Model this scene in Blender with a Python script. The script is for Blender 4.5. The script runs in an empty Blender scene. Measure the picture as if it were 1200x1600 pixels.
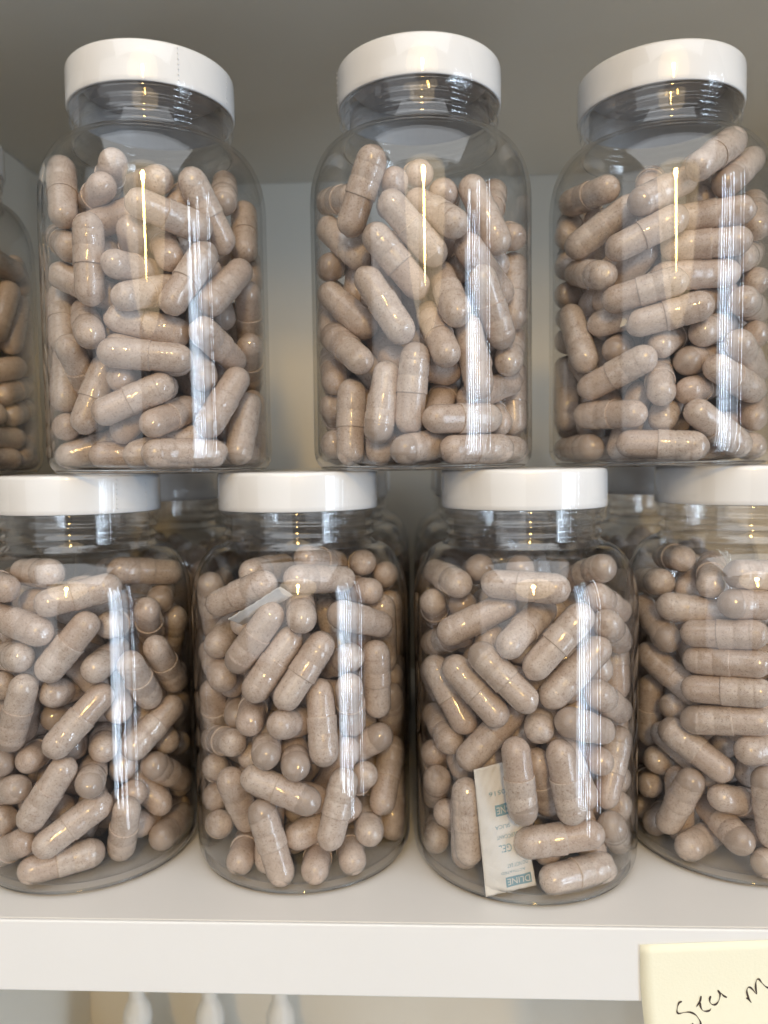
import bpy, bmesh, math, random
from mathutils import Vector, Matrix
random.seed(11)
S = bpy.context.scene
COL = S.collection
MM = 0.001
R = math.radians

# ------------------------------------------------------------------ camera
CAM = Vector((0, 0, 115.79))
FW = Vector((-0.04762, 0.99687, -0.06306)); UP = Vector((0.01171, 0.06368, 0.99790)); RT = Vector((0.99880, 0.04678, -0.01471))
FPX = 1214.94            # focal length in pixels of the 1200 x 1600 photograph
cd = bpy.data.cameras.new('camera'); cam = bpy.data.objects.new('camera', cd); COL.objects.link(cam)
cam.matrix_world = Matrix(((RT.x, UP.x, -FW.x, CAM.x*MM), (RT.y, UP.y, -FW.y, CAM.y*MM), (RT.z, UP.z, -FW.z, CAM.z*MM), (0, 0, 0, 1)))
cd.sensor_fit = 'VERTICAL'; cd.sensor_height = 36; cd.sensor_width = 27
cd.lens = FPX/1600*36; cd.clip_start = 0.01; cd.clip_end = 50
cd.dof.use_dof = True; cd.dof.focus_distance = 0.2; cd.dof.aperture_fstop = 14
S.camera = cam

# ------------------------------------------------------------------ room light
W = bpy.data.worlds.new('World'); S.world = W; W.use_nodes = True
wb = W.node_tree.nodes['Background']; wb.inputs[0].default_value = (0.92, 0.95, 1.0, 1); wb.inputs[1].default_value = 0.11

def area(name, loc, target, sx, sy, radiance, col):
    l = bpy.data.lights.new(name, 'AREA'); l.shape = 'ELLIPSE' if 'lamp' in name else 'RECTANGLE'; l.size = sx; l.size_y = sy
    l.energy = radiance*math.pi*sx*sy; l.color = col
    o = bpy.data.objects.new(name, l); COL.objects.link(o); o.location = loc
    d = Vector(target)-Vector(loc)
    o.rotation_euler = d.to_track_quat('-Z', 'Y').to_euler()
    return o
# tall window at the right, behind the camera, seen as cool vertical bars in the plastic
def az(a, r, z): return (math.sin(R(a))*r, 0.2-math.cos(R(a))*r, z)
for a, w, L, h, zc in ((48, .05, 4.0, 1.25, -.02), (50.4, .012, 30, 1.4, .03), (53, .05, 7, 1.1, -.05), (55.6, .010, 32, 1.35, 0), (58, .05, 3.5, 1.0, .06), (60.3, .010, 26, 1.5, .02), (65, .16, 1.5, 1.2, 0), (72.5, .010, 20, 1.45, .05)):
    p = az(a, 1.6, zc)
    area('window_pane_light', p, (0, 0.2, zc), w, h, L*1.35, (0.68, 0.83, 1.0))
# warm lamp above and behind the camera: bright bulb, a shade that narrows downwards, and an added wide warm fill around it
area('warm_lamp_light', (0.09, -1.05, 0.71), (0, 0.2, 0.15), 0.10, 0.13, 70, (1.0, 0.64, 0.22))
area('warm_lamp_light', (0.09, -1.05, 0.57), (0, 0.2, 0.15), 0.048, 0.25, 46, (1.0, 0.60, 0.15))
area('lamp_fill', (0.12, -1.10, 0.70), (0, 0.2, 0.15), 1.0, 0.7, 1.1, (1.0, 0.75, 0.44))
# added fill lamps standing in for the pale room and its ceiling
area('room_fill', (-0.85, -1.5, 0.35), (0, 0.2, 0.1), 1.7, 1.6, .75, (0.88, 0.94, 1.0))
area('ceiling_fill', (0.1, -0.75, 1.55), (0, 0.1, 0.0), 2.2, 1.5, 1.45, (0.92, 0.96, 1.0))

S.view_settings.view_transform = 'Standard'; S.view_settings.look = 'None'; S.view_settings.exposure = 0.43; S.view_settings.gamma = 1
S.view_settings.use_curve_mapping = False
S.render.engine = 'CYCLES'
S.cycles.max_bounces = 6; S.cycles.transparent_max_bounces = 40; S.cycles.glossy_bounces = 3; S.cycles.diffuse_bounces = 4
S.cycles.transmission_bounces = 10; S.cycles.use_denoising = True; S.cycles.caustics_reflective = False; S.cycles.caustics_refractive = False
S.cycles.sample_clamp_indirect = 4.0; S.cycles.use_light_tree = False
S.cycles.use_adaptive_sampling = True; S.cycles.adaptive_threshold = .03; S.cycles.adaptive_min_samples = 16

# ------------------------------------------------------------------ materials
def mat(name):
    m = bpy.data.materials.new(name); m.use_nodes = True
    nt = m.node_tree; nt.nodes.clear(); out = nt.nodes.new('ShaderNodeOutputMaterial')
    return m, nt, out
def N(nt, t, **kw):
    n = nt.nodes.new(t)
    for k, v in kw.items():
        if isinstance(k, str) and hasattr(n, k): setattr(n, k, v)
    return n
def math_n(nt, op, a, b=None, clamp=False):
    n = nt.nodes.new('ShaderNodeMath'); n.operation = op; n.use_clamp = clamp
    for i, v in enumerate((a, b)):
        if v is None: continue
        if isinstance(v, (int, float)): n.inputs[i].default_value = v
        else: nt.links.new(v, n.inputs[i])
    return n.outputs[0]
def mixc(nt, f, a, b, blend='MIX'):
    n = nt.nodes.new('ShaderNodeMix'); n.data_type = 'RGBA'; n.blend_type = blend
    for s, v in ((n.inputs[0], f), (n.inputs[6], a), (n.inputs[7], b)):
        if isinstance(v, (int, float)): s.default_value = v
        elif isinstance(v, tuple): s.default_value = (*v, 1) if len(v) == 3 else v
        else: nt.links.new(v, s)
    return n.outputs[2]
def noise(nt, vec, scale, detail=3, rough=.55):
    n = nt.nodes.new('ShaderNodeTexNoise'); n.inputs['Scale'].default_value = scale
    n.inputs['Detail'].default_value = detail; n.inputs['Roughness'].default_value = rough
    if vec is not None: nt.links.new(vec, n.inputs['Vector'])
    return n.outputs['Fac']
def ramp(nt, f, a, b):
    n = nt.nodes.new('ShaderNodeMapRange'); n.interpolation_type = 'SMOOTHSTEP'
    n.inputs[1].default_value = a; n.inputs[2].default_value = b
    nt.links.new(f, n.inputs[0]); return n.outputs[0]
def coords(nt): return nt.nodes.new('ShaderNodeTexCoord').outputs['Object']
def bumpn(nt, h, strength, dist):
    b = nt.nodes.new('ShaderNodeBump'); b.inputs['Strength'].default_value = strength; b.inputs['Distance'].default_value = dist
    nt.links.new(h, b.inputs['Height']); return b.outputs[0]

def painted(name, col, rough, scale=900, bump=.15, var=.04, coat=0.0):
    m, nt, out = mat(name); c = coords(nt); b = nt.nodes.new('ShaderNodeBsdfPrincipled')
    n1 = noise(nt, c, 14, 4); n2 = noise(nt, c, scale, 3)
    lo = tuple(x*(1-var) for x in col); hi = tuple(min(1, x*(1+var)) for x in col)
    nt.links.new(mixc(nt, n1, lo, hi), b.inputs['Base Color'])
    nt.links.new(math_n(nt, 'ADD', math_n(nt, 'MULTIPLY', noise(nt, c, 60, 4), .16), rough-.08), b.inputs['Roughness'])
    b.inputs['Coat Weight'].default_value = coat; b.inputs['Coat Roughness'].default_value = .12
    nt.links.new(bumpn(nt, n2, bump, .0002), b.inputs['Normal'])
    nt.links.new(b.outputs[0], out.inputs[0]); return m

def clear_plastic(name, f0=.045, absorb=.012, rough=.012, haze=0.0):
    """thin clear wall: straight-through transmission, absorption along the slanted path and a Fresnel reflection"""
    m, nt, out = mat(name)
    g = nt.nodes.new('ShaderNodeNewGeometry')
    dp = nt.nodes.new('ShaderNodeVectorMath'); dp.operation = 'DOT_PRODUCT'
    nt.links.new(g.outputs['Incoming'], dp.inputs[0]); nt.links.new(g.outputs['Normal'], dp.inputs[1])
    cs = math_n(nt, 'ABSOLUTE', dp.outputs['Value'])
    p5 = math_n(nt, 'POWER', math_n(nt, 'SUBTRACT', 1.0, cs, True), 5.0)
    fr = math_n(nt, 'ADD', math_n(nt, 'MULTIPLY', p5, 1-f0), f0, True)
    tc = math_n(nt, 'EXPONENT', math_n(nt, 'DIVIDE', -absorb, math_n(nt, 'MAXIMUM', cs, .04)))
    cc = nt.nodes.new('ShaderNodeCombineColor')
    for i in range(3): nt.links.new(tc, cc.inputs[i])
    tr = nt.nodes.new('ShaderNodeBsdfTransparent'); nt.links.new(cc.outputs[0], tr.inputs[0])
    gl = nt.nodes.new('ShaderNodeBsdfGlossy'); gl.inputs['Color'].default_value = (1, 1, 1, 1); gl.inputs['Roughness'].default_value = rough
    mx = nt.nodes.new('ShaderNodeMixShader'); nt.links.new(fr, mx.inputs[0]); nt.links.new(tr.outputs[0], mx.inputs[1]); nt.links.new(gl.outputs[0], mx.inputs[2])
    last = mx.outputs[0]
    if haze:
        df = nt.nodes.new('ShaderNodeBsdfDiffuse'); df.inputs[0].default_value = (.8, .8, .8, 1)
        m2 = nt.nodes.new('ShaderNodeMixShader'); m2.inputs[0].default_value = haze
        nt.links.new(last, m2.inputs[1]); nt.links.new(df.outputs[0], m2.inputs[2]); last = m2.outputs[0]
    nt.links.new(last, out.inputs[0]); return m

def capsule_mat(name, island, cap):
    m, nt, out = mat(name); c = coords(nt); b = nt.nodes.new('ShaderNodeBsdfPrincipled')
    if island: rnd = nt.nodes.new('ShaderNodeNewGeometry').outputs['Random Per Island']
    else: rnd = nt.nodes.new('ShaderNodeObjectInfo').outputs['Random']
    add = nt.nodes.new('ShaderNodeVectorMath'); add.operation = 'ADD'
    cmb = nt.nodes.new('ShaderNodeCombineXYZ')
    for i in range(3): nt.links.new(math_n(nt, 'MULTIPLY', rnd, 3.7+i), cmb.inputs[i])
    nt.links.new(c, add.inputs[0]); nt.links.new(cmb.outputs[0], add.inputs[1]); v = add.outputs[0]
    base = mixc(nt, rnd, (.595, .475, .395), (.71, .615, .54))
    if cap: base = mixc(nt, .25, base, (.66, .59, .53))
    blot = ramp(nt, noise(nt, v, 420, 3, .7), .36, .68)
    base = mixc(nt, math_n(nt, 'MULTIPLY', blot, .62), base, (.50, .385, .315))
    spk = ramp(nt, noise(nt, v, 1750, 3, .85), .545, .645)
    base = mixc(nt, math_n(nt, 'MULTIPLY', spk, .68), base, (.29, .205, .165))
    lite = ramp(nt, noise(nt, v, 1900, 1), .60, .70)
    base = mixc(nt, math_n(nt, 'MULTIPLY', lite, .3), base, (.74, .67, .60))
    if cap:                                   # some caps are not full: the powder stops short of the dome
        sp = nt.nodes.new('ShaderNodeSeparateXYZ'); nt.links.new(c, sp.inputs[0])
        r2 = math_n(nt, 'FRACT', math_n(nt, 'MULTIPLY', rnd, 17.3))
        lvl = math_n(nt, 'ADD', math_n(nt, 'MULTIPLY', r2, .017), .0058)
        tilt = math_n(nt, 'ADD', sp.outputs['Z'], math_n(nt, 'MULTIPLY', sp.outputs['X'], math_n(nt, 'SUBTRACT', r2, .3)))
        tilt = math_n(nt, 'ADD', tilt, math_n(nt, 'MULTIPLY', noise(nt, v, 500, 1), .0012))
        e = ramp(nt, math_n(nt, 'SUBTRACT', tilt, lvl), 0.0, .0004)
        base = mixc(nt, math_n(nt, 'MULTIPLY', e, .72), base, (.40, .32, .265))
    nt.links.new(base, b.inputs['Base Color'])
    b.inputs['Roughness'].default_value = .55; b.inputs['Specular IOR Level'].default_value = .3
    b.inputs['Coat Weight'].default_value = 1.0; b.inputs['Coat Roughness'].default_value = .045; b.inputs['Coat IOR'].default_value = 1.62
    hb = noise(nt, v, 420, 2)
    nt.links.new(bumpn(nt, hb, .22, .0006), b.inputs['Coat Normal'])
    b.inputs['Subsurface Weight'].default_value = 0.0
    nt.links.new(b.outputs[0], out.inputs[0]); return m

M = {}
M['laminate'] = painted('white_laminate', (.80, .795, .78), .42, 700, .12, .05)
M['edge'] = painted('white_edge_band', (.80, .81, .815), .38, 500, .1, .04)
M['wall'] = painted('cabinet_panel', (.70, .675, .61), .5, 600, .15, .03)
M['lid'] = painted('white_lid_plastic', (.83, .835, .84), .36, 500, .06, .02, coat=.15)
M['clear'] = clear_plastic('clear_bottle_plastic', absorb=.034)
M['neck'] = clear_plastic('clear_neck_plastic', f0=.075, absorb=.018, haze=.006)
def solid_clear(name):
    m, nt, out = mat(name); g = nt.nodes.new('ShaderNodeBsdfGlass'); g.inputs['IOR'].default_value = 1.55; g.inputs['Roughness'].default_value = .01
    g.inputs['Color'].default_value = (.93, .94, .94, 1); nt.links.new(g.outputs[0], out.inputs[0]); return m
M['solid'] = solid_clear('thick_clear_plastic')
M['film'] = clear_plastic('shrink_film', f0=.04, absorb=.004, rough=.06)
M['cap_thing'] = capsule_mat('capsule_cap_gelatin', False, True)
M['body_thing'] = capsule_mat('capsule_body_gelatin', False, False)
M['stuff'] = capsule_mat('capsule_pile_gelatin', True, False)
M['paper'] = painted('packet_paper', (.80, .785, .75), .75, 1500, .6, .05)
M['ink'] = painted('pale_blue_ink', (.25, .42, .50), .7, 2500, .1, .25)
M['note'] = painted('yellow_note_paper', (.89, .88, .71), .8, 1400, .25, .02)
M['pen'] = painted('brown_pen_ink', (.055, .038, .035), .5, 2500, .1, .3)
M['nozzle'] = painted('white_nozzle_plastic', (.70, .70, .68), .4, 300, .1, .02)
M['frost'] = painted('frosted_bottle_plastic', (.62, .62, .60), .35, 300, .1, .03)
M['liner'] = painted('grey_lid_liner', (.52, .53, .55), .6, 600, .2, .06)
M['bead'] = painted('perforation_film', (.86, .87, .9), .2, 800, .1, .02)

# ------------------------------------------------------------------ helpers
def tag(o, label=None, cat=None, group=None, kind=None):
    for k, v in (('label', label), ('category', cat), ('group', group), ('kind', kind)):
        if v: o[k] = v
    return o
def link(name, me, m=None, parent=None):
    o = bpy.data.objects.new(name, me); COL.objects.link(o)
    if m is not None and me is not None and not me.materials: me.materials.append(m)
    if parent is not None: o.parent = parent
    return o
def empty(name, loc=(0, 0, 0), rz=0):
    o = bpy.data.objects.new(name, None); COL.objects.link(o); o.location = loc; o.rotation_euler = (0, 0, rz)
    o.empty_display_size = .01; return o
def mesh(name, v, f, smooth=True, m=None, flat_from=None):
    me = bpy.data.meshes.new(name); me.from_pydata([tuple(p) for p in v], [], f); me.update()
    if smooth: me.polygons.foreach_set('use_smooth', [True]*len(me.polygons))
    if flat_from is not None:
        for q in me.polygons[flat_from:]: q.use_smooth = False
    if m is not None: me.materials.append(m)
    return me
def lathe_data(prof, seg, wob=None):
    """profile of (r, z) in mm round the z axis; r = 0 ends close to a point"""
    v, f, rings = [], [], []
    for i, (r, z) in enumerate(prof):
        if r <= 1e-6:
            rings.append([len(v)]); v.append((0, 0, z*MM))
        else:
            ring = []
            for k in range(seg):
                a = 2*math.pi*k/seg; rr, zz = r, z
                if wob: rr, zz = wob(r, z, a, i)
                ring.append(len(v)); v.append((rr*MM*math.cos(a), rr*MM*math.sin(a), zz*MM))
            rings.append(ring)
    for A, B in zip(rings[:-1], rings[1:]):
        for k in range(seg):
            k2 = (k+1) % seg
            if len(A) == 1 and len(B) == 1: continue
            if len(A) == 1: f.append((A[0], B[k2], B[k]))
            elif len(B) == 1: f.append((A[k], A[k2], B[0]))
            else: f.append((A[k], A[k2], B[k2], B[k]))
    return v, f
def lathe(name, prof, seg, m=None, wob=None, sharp=None):
    v, f = lathe_data(prof, seg, wob); me = mesh(name, v, f, True, m)
    return me
def box(name, lo, hi, m, bevel=.8, seg=2):
    bm = bmesh.new(); bmesh.ops.create_cube(bm, size=1)
    for p in bm.verts: p.co = Vector([(lo[i]+(hi[i]-lo[i])*(p.co[i]+.5))*MM for i in range(3)])
    if bevel: bmesh.ops.bevel(bm, geom=bm.edges[:], offset=bevel*MM, segments=seg, affect='EDGES', profile=.5)
    bmesh.ops.recalc_face_normals(bm, faces=bm.faces[:])
    me = bpy.data.meshes.new(name); bm.to_mesh(me); bm.free(); me.materials.append(m)
    return me

# ------------------------------------------------------------------ cabinet
YF, YB, XL, XR, ZC, TH = 187.9, 432.0, -198.6, 330.0, 268.8, 18.8
o = link('shelf', box('shelf', (XL+.3, YF+1.2, -TH), (XR-.3, YB-.3, 0), M['laminate'], .3)); tag(o, kind='structure')
e = link('edge_band', box('edge_band', (XL+.3, YF, -TH-.05), (XR-.3, YF+1.15, .06), M['edge'], .45, 3), parent=o)
o = link('shelf_above', box('shelf_above', (XL+.3, YF+1.2, ZC), (XR-.3, YB-.3, ZC+TH), M['wall'], .3)); tag(o, kind='structure')
e = link('edge_band', box('edge_band', (XL+.3, YF, ZC-.05), (XR-.3, YF+1.15, ZC+TH+.05), M['edge'], .45, 3), parent=o)
o = link('shelf_below', box('shelf_below', (XL+.3, YF+.5, -330-TH), (XR-.3, YB-.3, -330), M['laminate'], .6)); tag(o, kind='structure')
o = link('back_wall', box('back_wall', (XL-18, YB, -360), (XR+18, YB+8, ZC+60), M['wall'], 0)); tag(o, kind='structure')
o = link('side_wall_left', box('side_wall_left', (XL-18, YF+.8, -360), (XL, YB-.2, ZC+60), M['wall'], .5)); tag(o, kind='structure')
o = link('side_wall_right', box('side_wall_right', (XR, YF+.8, -360), (XR+18, YB-.2, ZC+60), M['wall'], .5)); tag(o, kind='structure')

# ------------------------------------------------------------------ jars
H, RB, RCAP, HCAP, WALL = 113.68, 32.0, 23.4, 10.9, 1.1
ZN = H-HCAP
outer = [(0, 1.0), (20, 1.0), (24.5, .75), (26.2, .1), (27.6, .0), (29.4, .5), (30.8, 1.7), (31.7, 3.3), (32, 5.2), (32.02, 12), (31.96, 24), (32.0, 40), (31.98, 58), (32, 70), (32, 75.5)]
for i in range(1, 15):
    t = i/14*math.pi/2*.965; outer.append((22.2+9.8*math.cos(t)**.95, 75.5+17.0*math.sin(t)))
outer += [(22.25, 93.2), (21.6, 93.8), (21.4, 94.5), (21.75, 95.0), (22.25, 95.3), (22.3, 95.8), (21.7, 96.3), (21.35, 97.0), (21.4, 97.8), (21.9, 98.2), (22.4, 98.5), (22.45, 98.9), (21.85, 99.4), (21.35, 100.0), (21.4, 100.9), (22.5, 101.4), (22.7, 102.0), (22.6, ZN-.1), (21.4, ZN+.3), (21.3, H-1.6)]
bi = next(i for i, p in enumerate(outer) if p[1] > 93)
inner = []
for i, (r, z) in enumerate(outer):
    if z < 5 and i < 9: continue
    if i < bi: inner.append((r-WALL, z-.25 if z > 76 else z))
inner_neck = [(20.6, 93.4), (20.2, 94.6), (20.1, 98), (20.1, ZN), (20.1, H-1.6)]
floor_in = [(29.0, 2.9), (26.5, 2.0), (24.0, 2.1), (20, 2.3), (0, 2.3)]
body_prof = outer[:bi+1]
body_in = list(reversed([(0, 2.3), (20, 2.3), (24, 2.1), (26.5, 2.0), (29.2, 2.9), (30.4, 4.4)]+inner))
body_prof_all = outer[:bi]+body_in
ring = [(29.75+.42*math.cos(q*math.pi/5), .95+.42*math.sin(q*math.pi/5)) for q in range(11)]
ME_HEEL = lathe('heel', ring, 112, M['solid'])
neck_prof = outer[bi-1:]+list(reversed([inner[-1]]+inner_neck))
def bodywob(r, z, a, i):      # blow-moulded walls are never quite round
    if r > 20 and z > 4: return r+.035*math.sin(3*a+z*.03)+.02*math.sin(7*a+1.3+z*.05)+.012*math.sin(13*a+z*.11), z
    return r, z
ME_BODY = lathe('bottle', body_prof_all, 112, M['clear'], bodywob)
ph = [0.0]
def neckwob(r, z, a, i):      # the screw thread climbs as it goes round
    if 94 < z < ZN and r > 21: return r, z+.55*math.sin(a)*math.sin((z-94)/(ZN-94)*math.pi)
    return r, z
ME_NECK = lathe('neck', neck_prof, 96, M['neck'], neckwob)
lid_prof = [(0, H), (20.2, H), (20.9, H-.12), (22.3, H-.05), (22.9, H-.22), (23.25, H-.6), (23.4, H-1.2), (23.42, H-5), (23.44, H-9.4), (23.4, ZN+.25), (23.2, ZN), (22.75, ZN+.02), (22.7, ZN+.8), (22.7, H-2.5), (0, H-2.5)]
ME_LID = lathe('lid', lid_prof, 112, M['lid'])
ME_LINER = lathe('liner', [(0, H-2.55), (20.0, H-2.55), (20.0, H-3.2), (19.6, H-3.3), (0, H-3.3)], 64, M['liner'])
def film(seed):
    rr = random.Random(seed); hs = [(rr.randint(3, 23), rr.uniform(0, 6.3), rr.uniform(.02, .09)) for _ in range(9)]
    zs = [(rr.randint(2, 9), rr.uniform(0, 6.3), rr.uniform(.1, .45)) for _ in range(5)]
    def wob(r, z, a, i):
        if z < ZN+.4:
            k = min(1, (ZN+.4-z)/2.5)
            r += k*sum(m*math.sin(n*a+p) for n, p, m in hs)
            z += k*.5*sum(m*math.sin(n*a+p) for n, p, m in zs)
        else: r += .12*sum(m*math.sin(n*a+p) for n, p, m in hs)
        return r, z
    prof = [(21.3, H+.12), (22.4, H+.1), (23.1, H-.05), (23.55, H-.6), (23.66, H-1.3), (23.68, H-6), (23.68, ZN+.6), (23.55, ZN-.1), (23.2, ZN-.8), (22.95, ZN-1.8), (22.9, ZN-2.8), (22.85, ZN-3.7)]
    return lathe('shrink_band', prof, 120, M['film'], wob)
def bead_column(ang):
    v, f = [], []
    for k in range(7):
        z = H-1.4-k*1.35
        c = Vector((23.72*math.cos(ang), 23.72*math.sin(ang), z)); t = Vector((-math.sin(ang), math.cos(ang), 0)); n = Vector((math.cos(ang), math.sin(ang), 0))
        b = len(v); r = .2
        for w in (t*r, n*.13, -t*r, -n*.13, Vector((0, 0, .3)), Vector((0, 0, -.3))): v.append((c+w)*MM)
        for a0, b0 in ((0, 1), (1, 2), (2, 3), (3, 0)): f += [(b+a0, b+b0, b+4), (b+b0, b+a0, b+5)]
    return mesh('perforation', v, f, True, M['bead'])

def jar(x, y, z, label, group, seed, perf=()):
    rz = random.Random(seed).uniform(0, 6.28)
    t = empty('capsule_jar', (x*MM, y*MM, z*MM)); tag(t, label, 'jar', group)
    b = link('bottle', ME_BODY, parent=t); b.rotation_euler.z = rz
    link('heel', ME_HEEL, parent=b)
    n = link('neck', ME_NECK, parent=t); n.rotation_euler.z = rz
    l = link('lid', ME_LID, parent=t)
    link('liner', ME_LINER, parent=l)
    s = link('shrink_band', film(seed), parent=t)
    for a in perf: link('perforation', bead_column(a), parent=s)
    return t
GU, GL, GB = 'jars of capsules in the upper row', 'jars of capsules in the lower front row', 'jars standing behind the lower front row'
POS = {'U1': (-76.54, 229.3, H), 'U2': (.75, 231.76, H), 'U3': (71.7, 240.57, H), 'U0': (-165.6, 263, H),
       'B1': (-102.51, 228.64, 0), 'B2': (-36.47, 230.4, 0), 'B3': (29.56, 226.41, 0), 'B4': (94.4, 236.78, 0), 'B0': (-166, 264, 0), 'B5': (159.5, 240, 0)}
LAB = {'U1': 'clear capsule jar standing at the left of the upper row, first one wholly in view',
       'U2': 'clear capsule jar in the middle of the upper row, over the central gap',
       'U3': 'clear capsule jar at the right end of the upper row',
       'U0': 'capsule jar cut off by the left picture edge in the upper row',
       'B1': 'lower front capsule jar cut off by the left picture edge',
       'B2': 'lower front capsule jar second from left, with a packet edge near its top',
       'B3': 'lower front capsule jar with a white desiccant packet leaning against its glass',
       'B4': 'lower front capsule jar cut off by the right picture edge, above the yellow note',
       'B0': 'capsule jar hidden behind the lower jar at the left picture edge',
       'B5': 'capsule jar in the lower row beyond the right picture edge'}
FACE = -math.pi/2
PERF = {'U1': (FACE+.62, FACE+1.35), 'U2': (FACE-1.35,), 'B1': (FACE+.85, FACE+1.3), 'B3': (FACE+2.4,), 'U3': (FACE+2.5,)}
for i, k in enumerate(('U1', 'U2', 'U3', 'U0', 'B1', 'B2', 'B3', 'B4', 'B0')):
    jar(*POS[k], LAB[k], GU if k[0] == 'U' else (GL if k in ('B1', 'B2', 'B3', 'B4') else GB), 40+i, PERF.get(k, ()))
BACK = []
for r, (yy, word) in enumerate(((304, 'second'), (370.5, 'third'))):
    for cx, where in ((-104, 'behind the leftmost lower jar'), (-37.4, 'behind the lower jar second from left'), (29, 'behind the lower jar with the packet'), (95.5, 'behind the rightmost lower jar')):
        BACK.append((cx+random.uniform(-.7, .7), yy+random.uniform(-1, 1), 0))
        jar(*BACK[-1], 'dim capsule jar in the %s row, %s' % (word, where), GB, 70+len(BACK))

# ------------------------------------------------------------------ capsules
CR, CL = 4.12, 24.2
def dome(r, z0, z1, n, sgn):
    return [(r*math.cos(i/n*math.pi/2) if i < n else 0, z0+(z1-z0)*math.sin(i/n*math.pi/2)) for i in range(n+1)]
hL = CL/2
cap_prof = [(3.9, -1.35), (4.10, -1.42), (4.19, -1.3), (4.17, -1.0), (CR, 2.5), (4.0, 2.95), (3.99, 3.2), (CR, 3.6), (CR, 6.6), (4.03, 6.9), (4.03, 7.1), (4.09, 7.4)]+dome(4.08, 7.6, hL, 6, 1)
body_c = list(reversed([(3.9, .5), (3.9, -3.5), (3.88, -7.0)]+[(r, z) for r, z in dome(3.88, -7.9, -hL, 6, -1)]))
def dent(seed, sgn):          # soft gelatin: slightly oval, with a shallow dimple somewhere on the dome
    rr = random.Random(seed); ov, a0 = rr.uniform(.0, .022), rr.uniform(0, 6.28); x0, y0, dd = rr.uniform(-2, 2), rr.uniform(-2, 2), rr.uniform(.1, .75)
    def wob(r, z, a, i):
        r *= 1+ov*math.cos(2*(a-a0))
        if sgn*z > 7.5:
            x, y = r*math.cos(a), r*math.sin(a); z -= sgn*dd*math.exp(-((x-x0)**2+(y-y0)**2)/2.2)
        return r, z
    return wob
ME_CAPS = [lathe('cap', cap_prof, 20, M['cap_thing'], dent(300+q, 1)) for q in range(6)]
ME_BODIES = [lathe('body', body_c, 20, M['body_thing'], dent(400+q, -1)) for q in range(6)]
low_c = list(reversed([(3.96, -1.3), (3.9, -7.5)]+[(r, z) for r, z in dome(3.9, -7.9, -hL, 4, -1)]))+[(CR, -1.2), (4.1, 6.5)]+dome(4.1, 7.6, hL, 4, 1)
LOWV, LOWF = lathe_data(low_c, 12)
LOWV = [Vector(v) for v in LOWV]

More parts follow.
